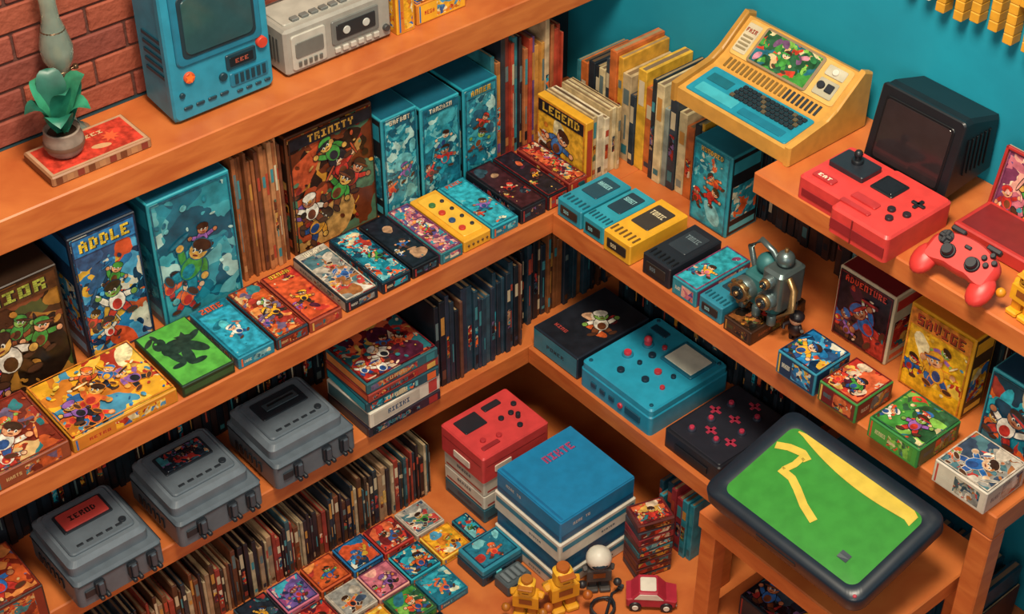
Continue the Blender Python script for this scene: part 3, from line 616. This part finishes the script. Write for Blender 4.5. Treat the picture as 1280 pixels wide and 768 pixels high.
# ---------------------------------------------------------------- tilted tv on the side table
def tv():
    m=MB();w,d=.395,.262;c='18222d'
    def ring(sw,sd,z,r): return [(x,y,z) for x,y in rrp(0,0,sw,sd,r,6)]
    R=[ring(w*.45,d*.45,-.118,.03),ring(w*.62,d*.6,-.11,.04),ring(w*.94,d*.94,-.05,.028),ring(w,d,-.026,.028),ring(w,d,0,.028),ring(w*.985,d*.975,.008,.026),ring(w*.84,d*.78,.001,.020)]
    k=len(R[0]);pts=sum(R,[])
    m.add(pts,[(a*k+i,a*k+(i+1)%k,(a+1)*k+(i+1)%k,(a+1)*k+i) for a in range(len(R)-1) for i in range(k)],flat(c,.35),True)
    m.add(R[0],[list(range(k))[::-1]],c)
    S=[];a,b=w*.42,d*.39
    qs=((1,.001),(.85,.0035),(.6,.006),(.3,.0075),(.02,.008))
    for q,z in qs: S+= [(x*q,y*q,z) for x,y in rrp(0,0,w*.84,d*.78,.020,6)]
    gm=flat('3a8434',.2,emit=.03)
    m.add(S,[(a_*k+i,a_*k+(i+1)%k,(a_+1)*k+(i+1)%k,(a_+1)*k+i) for a_ in range(4) for i in range(k)],gm,True);m.add(S[4*k:],[list(range(k))],gm)
    ym=flat('ccb048',.25,emit=.03)
    def hz(x,y):
        q=max(abs(x)/a,abs(y)/b)
        for (q0,z0),(q1,z1) in zip(qs,qs[1:]):
            if q>=q1: return z1+(z0-z1)*(q-q1)/(q0-q1)+.0012
        return .0092
    def grid(A,B,mt,K=6):
        V=[];n=len(A)
        for j in range(K+1):
            for (p,q) in zip(A,B): x=p[0]+(q[0]-p[0])*j/K;y=p[1]+(q[1]-p[1])*j/K;V.append((x,y,hz(x,y)))
        m.add(V,[(j*n+i,j*n+i+1,(j+1)*n+i+1,(j+1)*n+i) for j in range(K) for i in range(n-1)],mt)
    # shoreline along the screen's far edge, narrowing at both ends
    N=20;A=[];B=[]
    for i in range(N+1):
        t=i/N;x=-.148+t*.302;top=.1012-(.008*((t-.94)/.06)**2 if t>.94 else 0)-(.004*((.04-t)/.04)**2 if t<.04 else 0)
        wd=.004+.026*math.sin(pi*min(1,t*.9))**.8+.012*t
        A.append((x,top));B.append((x,top-wd))
    grid(A,B,ym)
    def road(ps,wd):
        A=[];B=[];ps2=[]
        for (p,q) in zip(ps,ps[1:]):
            for j in range(6): ps2.append((p[0]+(q[0]-p[0])*j/6,p[1]+(q[1]-p[1])*j/6))
        ps2.append(ps[-1])
        for i,p in enumerate(ps2):
            p0=ps2[max(i-1,0)];p1=ps2[min(i+1,len(ps2)-1)];dx,dy=p1[0]-p0[0],p1[1]-p0[1];l=math.hypot(dx,dy)
            A.append((p[0]-dy/l*wd,p[1]+dx/l*wd));B.append((p[0]+dy/l*wd,p[1]-dx/l*wd))
        grid(A,B,ym,2)
    road([(-.160,.042),(-.135,.054),(-.105,.060),(-.085,.052)],.0085)
    road([(-.098,.056),(-.098,.030),(-.106,.006)],.0075)
    road([(-.112,.004),(-.080,.002),(-.055,-.010),(-.020,-.030),(.018,-.044)],.0080)
    grid([(.100,-.072),(.122,-.072)],[(.100,-.054),(.122,-.054)],'22303a',2)
    m.fr(TOP(.006));m.cyl(.182,-.115,.004,-.002,.003,'a83040',12)
    m.fr(FRONT(-d/2));m.box(-.05,.05,-.018,-.004,-.002,.002,'10181f')
    return m
o=tv().done("crt_television",(-.160,-.968,.593),-pi/2,rx=math.radians(14))
# ---------------------------------------------------------------- floor objects
m=MB();w,d=.233,.228;zz=0
for i,(h,top) in enumerate(((.05,'d0c8b8'),(.05,'1a6488'),(.06,'d0c8b8'),(.065,'1672a0'))):
    o_=.004*(i%2);m.fr(Matrix.Identity(4));m.box(-w/2+o_,w/2-o_,-d/2+o_,d/2-o_,zz,zz+h-.001,top,.003)
    for F,q in ((FRONT(-d/2+o_),w),(LSIDE(-w/2+o_),d)):
        m.fr(F)
        if i%2: m.quad(-q/2+.008,q/2-.008,zz+.006,zz+h*.3,'0f4f78');m.text('NINE TO',-.05,zz+h*.62,.05,.008,'c8c4b8' if i==3 else '0f4f78')
        else: m.quad(-q/2+.008,q/2-.008,zz+h*.55,zz+h*.8,'2a7a94');m.text('SYSTEM',.03,zz+h*.3,.04,.006,'3a5a6a')
    zz+=h
m.fr(TOP(zz));m.quad(-w/2+.006,w/2-.006,-d/2+.006,d/2-.006,'1474a2');m.text('NIKTE',.03,.06,.085,.022,'a0406a','0f4f78');m.quad(-w/2+.012,-w/2+.018,-d/2+.01,d/2-.01,'0f5f8c')
m.done("console_box_stack",(-.232,-.321,0),0)
m=MB();w,d=.19,.15;zz=0
for h,c in ((.045,'2a5a68'),(.045,'ccc4b4'),(.05,'c4bbab')):
    m.fr(Matrix.Identity(4));m.box(-w/2,w/2,-d/2,d/2,zz,zz+h-.001,c,.003)
    for F,q in ((FRONT(-d/2),w),(LSIDE(-w/2),d)): m.fr(F);m.quad(-q/2+.01,q/2-.01,zz+.008,zz+.014,'a8443a' if c!='2a5a68' else '14303a');m.text('SERIES',0,zz+.030,.05,.008,'3a4a5a')
    zz+=h
m.fr(Matrix.Identity(4));m.rr(0,0,.2,.158,.006,zz,zz+.078,'c43c3c',.004);zz+=.078
m.fr(TOP(zz));m.rr(-.045,.035,.065,.05,.003,0,.003,'1c2028');m.rr(.03,.05,.05,.018,.003,0,.004,'1c2028')
for a in ((.02,.0),(.05,.0),(.075,.02),(-.06,-.03),(-.02,-.04),(.04,-.045)): m.cyl(a[0],a[1],.007,0,.006,'1c2028' if a[0]>0 else 'a82c30')
m.cyl(.055,-.02,.006,.0,.014,'1c2028');m.rr(-.055,-.052,.05,.012,.002,0,.003,'8a2428')
m.fr(FRONT(-.079));m.quad(-.09,.09,zz-.03,zz-.028,'8a2428');m.rr(-.04,zz-.05,.05,.02,.003,0,.002,'d8c8b8')
m.fr(LSIDE(-.1));m.quad(-.07,.07,zz-.03,zz-.028,'8a2428');m.rr(0,zz-.055,.06,.02,.003,0,.002,'d8c8b8')
m.done("game_console",(-.245,-.085,0),0)
books('L',-1.15,-.37,.003,.13,0,.13,.178,.006,.014,['2a2026','4a2c1c','6a3a22','8c3226','1f2a34','98785a','2c4a52','a89474','3a2a20','241a1c'],70,jit=.006)
books('L',-1.9,-1.16,.003,.13,0,.13,.178,.008,.016,['2a2026','4a2c1c','1f2a34','2c4a52'],71,jit=.006)
k=80;pl=['teal','red','lav','green','pink','blue','dark','yellow','grey','orange','aqua']
cols=[-.905,-.815,-.725,-.635,-.545,-.455]
for ri,yy in enumerate((-.105,-.205,-.305,-.405)):
    for ci,xx in enumerate(cols):
        if ri>=2 and xx>-.5: continue
        if ri==3 and xx>-.6: continue
        k+=1;p=pl[(k*7+ri)%11];rg=random.Random(k);game_box('L',xx-.042+rg.uniform(-.002,.002),xx+.042,yy+.004,yy+.094,0,.018+.006*rg.random(),p,PAL[p][rg.choice([0,1,2])],None,k,"game_case",nch=rg.choice([1,1,2]),bg=rg.choice([None,PAL[p][0]]))
game_box('L',-.405,-.36,-.20,-.115,0,.02,'teal','1f6a78',None,199,"game_case",nch=1)
m=MB();m.box(-.06,.06,-.048,.048,0,.03,'143a4a',.003);m.box(-.058,.058,-.046,.046,.03,.05,'2a7f94',.003);m.fr(TOP(.05));m.cover(0,0,.10,.08,'teal',None,random.Random(2),nch=1,bg='1f6a80')
m.fr(FRONT(-.048))
for i in range(4): m.rr(-.04+i*.027,.02,.016,.014,.002,0,.003,'5ac0c8' if i==1 else '0c1c24')
m.done("tape_player",(-.408,-.262,0),0)
m=MB();m.box(-.036,.036,-.026,.026,0,.035,'4a5458',.004);m.fr(TOP(.035))
for i in range(4): m.box(-.028+i*.015,-.018+i*.015,-.016,.016,0,.006,'6a7478',.002)
m.fr(FRONT(-.026));m.rr(0,.018,.05,.016,.003,0,.003,'22282c');m.done("power_adapter",(-.408,-.345,0),0)
blockman("toy_figure",(-.44,-.43,0),-.9,s=1.05,c='d8961e',c2='a8641c');blockman("toy_figure",(-.365,-.465,0),-.3,s=1.2,c='dc9c24',c2='a8581c')
blockman("toy_figure",(-.265,-.475,0),-.6,s=1.0,c='4a4440',c2='2c2a2c',helmet='d4ccbc')
rc='a8283a'
v=MB();v.fr(FRONT(0));v.prism([(-.055,.012),(.055,.012),(.058,.03),(.034,.036),(.014,.058),(-.028,.058),(-.045,.038),(-.056,.034)],-.028,.028,rc,.004)
v.prism([(.028,.037),(.012,.054),(-.026,.054),(-.038,.038)],.0275,.029,'d8d0c0',.0005)
for sx in (-.035,.035):
    for zz_ in (-.032,.022): v.cyl(sx,.014,.014,zz_,zz_+.010,'1c1c22',20);
    v.cyl(sx,.014,.007,.032,.034,'d8d0c0',16);v.cyl(sx,.014,.007,-.034,-.032,'d8d0c0',16)
v.fr(TOP(.058));v.rr(-.007,0,.036,.04,.004,0,.002,'d8d0c0')
v.fr(RSIDE(.056));v.ell(-.016,.024,.005,.004,'e8d8a0');v.ell(.016,.024,.005,.004,'e8d8a0');v.box(-.024,.024,.012,.017,0,.003,'8a8a84')
v.done("toy_car",(-.205,-.585,0),-.75)
m=MB();P=[]
for i in range(70): a=i*.42;P.append((.030*math.cos(a)*(1+.08*math.sin(i*1.3)),.026*math.sin(a),.004+.010*(i/70)+.002*math.sin(i*.9)))
m.tube(P,.0032,'22262c');m.tube([P[-1],(.05,.0,.006),(.07,-.01,.005)],.0032,'22262c');m.box(.068,.084,-.016,-.004,.001,.011,'3a4046',.002)
m.done("coiled_cable",(-.305,-.535,0),.4)
m=MB();zz=0;rg=random.Random(3)
for i in range(9):
    h=rg.uniform(.014,.024);a=rg.uniform(-.1,.1);m.fr(Matrix.Rotation(a,4,'Z'));m.box(-.045,.045,-.035,.035,zz,zz+h-.001,rg.choice(['8a2a30','2a5a62','3a3a44','a89068','5a2a28','1c3440']),.002);m.fr(Matrix.Rotation(a,4,'Z')@FRONT(-.035));m.quad(-.04,.035,zz+h*.2,zz+h*.8,art(rg.choice(['red','teal','warm']),42));zz+=h
m.fr(TOP(zz));m.cover(0,0,.08,.06,'red',None,rg,nch=1);m.done("game_case_stack",(-.135,-.50,0),-.3)
books('R',-.56,-.44,-.06,.12,0,.14,.2,.012,.022,['1f5a66','2a7a8a','143a4a','8a2a30'],72,"game_case_row")
books('R',-1.15,-.72,.16,.2,0,.12,.2,.012,.03,['1a2830','22303a','3a2420','143a4a'],73)
game_box('R',-.16,.0,-1.10,-.80,.1205,.06,'dark','182028',None,74,nch=3)
# ---------------------------------------------------------------- top left shelf
def ptv():
    m=MB();w,h,d=.235,.33,.105;c='2a86a0';c2='1f6e88';dk='163844'
    m.fr(FR((0,0,0),(0,1,0),(0,0,1),(1,0,0)));m.prism([(-d/2,.0),(d/2,.012),(d/2,h*.82),(d*.1,h),(-d/2,h)],-w/2+.004,w/2-.004,c,.006)
    m.fr(FRONT(-d/2));m.rr(0,h/2,w,h,.014,-.01,.008,c,.005)
    m.rr(0,.205,.196,.165,.012,.008,.014,c2,.004);m.rr(0,.205,.168,.135,.012,.014,.016,'1c3038');m.rr(0,.205,.154,.12,.014,.016,.0185,flat('2c4a4e',.08),.003)
    m.rr(.045,.092,.07,.034,.004,.008,.012,dk);m.rr(.045,.092,.055,.02,.002,.012,.013,'101c22');m.lay=660;m.text('EEE',.045,.092,.03,.009,'a05040')
    m.cyl(.094,.112,.012,.008,.018,'c8402c');m.cyl(-.075,.094,.012,.008,.014,'c8502c',16);m.lay=700;m.star(-.075,.094,.012,'e8702c',5)
    m.cyl(-.095,.06,.006,.008,.013,dk,12);m.cyl(.0,.066,.009,.008,.014,dk,14)
    m.rr(.06,.05,.09,.03,.004,.008,.011,c2)
    for i in range(6): m.box(.025+i*.013,.033+i*.013,.04,.062,.011,.013,dk,.0005)
    for i in range(4): m.rr(-.085+i*.028,.028,.02,.007,.003,.008,.011,dk)
    for i in range(4): m.rr(.035+i*.022,.02,.014,.006,.002,.008,.011,dk)
    m.fr(TOP(0))
    for sx in (-1,1): m.rr(sx*.09,0,.03,.08,.005,-.006,.002,dk)
    m.fr(TOP(h));m.tube([(-.07,0.0,-.005),(-.07,0,.03),(.07,0,.03),(.07,0,-.005)],.006,dk)
    m.fr(LSIDE(-w/2+.004))
    for i in range(5): m.box(-.03,.04,.09+i*.02,.098+i*.02,0,.003,dk,.0005)
    m.done("portable_television",(-.646,.33,T+.006),.0)
ptv()
m=MB();w,d,h=.27,.125,.11;c='989288'
m.box(-w/2,w/2,-d/2,d/2,.004,h,c,.006);m.box(-w*.47,w*.47,-d*.42,d*.42,0,.006,'3a3a3a')
m.fr(TOP(h));m.rr(0,0,w*.9,d*.7,.006,0,.004,'aaa498')
for i in range(6): m.box(-.10+i*.024,-.082+i*.024,-.045,-.03,.004,.010,'6a6a66')
m.rr(.07,.01,.07,.04,.004,.004,.008,'7a7a76')
m.fr(FRONT(-d/2));m.rr(-.078,.055,.085,.08,.006,0,.004,'b0aa9e');m.rr(-.078,.06,.07,.035,.004,.004,.006,'6a6862')
for i in range(5): m.box(-.108+i*.013,-.10+i*.013,.022,.034,.004,.007,'5a5852')
m.rr(.04,.065,.12,.055,.004,0,.004,'6a6a66');m.rr(.04,.065,.10,.035,.003,.004,.006,'26282a');m.cyl(.015,.065,.009,.006,.008,'b8b6ae',14);m.cyl(.065,.065,.009,.006,.008,'b8b6ae',14)
for i in range(6): m.box(-.015+i*.02,-.001+i*.02,.018,.03,0,.006,'b8b0a4')
m.cyl(.118,.03,.008,0,.008,'3a3a3a',14)
m.fr(LSIDE(-w/2))
for i in range(7): m.box(-.04+i*.012,-.034+i*.012,.03,.085,0,.002,'4a4a48',.0005)
m.fr(TOP(h));m.tube([(-.12,.03,-.01),(-.12,.035,.03),(.12,.035,.03),(.12,.03,-.01)],.005,'6a6a66')
m.done("radio_cassette_player",(-.358,.338,T),0)
game_box('L',-.213,-.165,.27,.38,T,.09,'yellow','e0a42a',None,90)
game_box('L',-.155,-.02,.275,.39,T,.05,'yellow','c87824',None,91)
m=MB();w,d=.215,.115;m.box(-w/2,w/2,-d/2,d/2,0,.022,'9a6a48',.003)
m.fr(FRONT(-d/2))
for i in range(9): m.quad(-w/2+.008+i*.023,-w/2+.022+i*.023,.004,.018,['6a3a22','a87850','7c3226'][i%3])
m.fr(LSIDE(-w/2));m.quad(-d/2+.005,d/2-.005,.004,.018,'6a3a22')
m.fr(TOP(.022));m.quad(-w/2+.004,w/2-.004,-d/2+.004,d/2-.004,'b89070');m.quad(-w/2+.010,w/2-.010,-d/2+.010,d/2-.010,paint('c23c2c'))
m.star(.05,.0,.02,'d85a34',8);m.ell(-.03,.0,.03,.012,'8a2420',.4);m.ell(.02,-.02,.02,.008,'c8986c',-.3);m.text('EECI',.02,.025,.05,.010,'d8b888')
m.done("board_game_box",(-.942,.298,T),0)
m=MB();pc=flat('8c7a6c',.6,noise=.3)
m.lathe(0,0,[(.0,.0),(.022,0),(.03,.008),(.034,.022),(.033,.034),(.029,.044),(.031,.048),(.027,.048),(.024,.04),(.0,.04)],pc)
m.lathe(0,0,[(.0342,.018),(.0352,.022),(.0342,.026)],'6a4a3a');m.lathe(0,0,[(.0,.041),(.024,.041)],'2a1c14')
def leaf(az,ln,wd,rise,curl,mt):
    pts=[];N=8;c,s_=math.cos(az),math.sin(az)
    for i in range(N+1):
        t=i/N;rad=ln*t;z=.04+rise*math.sin(t*curl)/1.0;wv=wd*math.sin(pi*min(1,.08+t*.92))**.7
        for q in (-1,0,1):
            x=rad*c-q*wv*s_;y=rad*s_+q*wv*c;pts.append((x,y,z-abs(q)*-.006*math.sin(pi*t)))
    m.add(pts,[(i*3+j,i*3+j+1,(i+1)*3+j+1,(i+1)*3+j) for i in range(N) for j in range(2)],mt,True)
gs=[flat('23705a',.4,noise=.3),flat('2f8060',.4,noise=.3),flat('1a5848',.4,noise=.3)]
for i,(az,ln,wd,ri,cu) in enumerate(((.2,.070,.028,.065,2.0),(1.4,.05,.024,.085,1.8),(2.6,.055,.022,.06,2.1),(3.9,.055,.024,.05,2.2),(5.2,.055,.024,.055,2.2),(.9,.04,.024,.10,1.6),(4.5,.03,.022,.085,1.8),(5.9,.058,.024,.09,1.8))): leaf(az,ln,wd,ri,cu,gs[i%3])
o=m.done("potted_plant",(-.985,.302,T+.0225),.4);o.scale=(1.15,1.15,1.15)
m=MB();br=flat('7a6048',.3,.8);gl=flat('a8b8a8',.08,alpha=.6)
m.lathe(0,0,[(0,0),(.035,0),(.036,.008),(.02,.016),(.012,.03),(.011,.06),(.018,.068),(.03,.09),(.03,.115),(.018,.135),(.014,.142)],gl)
m.lathe(0,0,[(.015,.142),(.018,.15),(.03,.175),(.032,.20),(.024,.235),(.017,.26),(.016,.29),(.017,.33)],gl);m.cyl(0,0,.02,.138,.150,br,20);m.cyl(0,0,.024,.228,.238,br,20);m.sph((0,0,.19),(.006,.006,.014),flat('c8a070',.3),12,8)
m.tube([(.018,0,.14),(.03,0,.143)],.002,br);m.cyl(.031,0,.006,.139,.147,br,10)
m.done("oil_lamp",(-.93,.382,T),0)
# ---------------------------------------------------------------- lights
def area(n,loc,tgt,size,e,c):
    l=bpy.data.lights.new(n,'AREA');l.size=size;l.energy=e;l.color=c;o=bpy.data.objects.new(n,l);bpy.context.collection.objects.link(o);o.location=loc
    o.rotation_euler=(Vector(tgt)-Vector(loc)).to_track_quat('-Z','Y').to_euler();return o
area("ceiling_light",(-.9,-1.0,3.4),(0,-.25,.7),.75,116,(1,.88,.69))
area("added_front_light",(-2.4,-2.2,2.3),(.2,-.3,.9),1.1,34,(1,.88,.74))  # added warm area light from the camera side, no window there
area("fill_light",(-.6,-3.2,2.2),(0,-.2,.7),1.6,8,(.72,.88,1))
w_=bpy.data.worlds.new("world");bpy.context.scene.world=w_;w_.use_nodes=True;b=w_.node_tree.nodes["Background"];b.inputs[0].default_value=(.24,.44,.58,1);b.inputs[1].default_value=.17
bpy.context.scene.view_settings.view_transform='Standard'
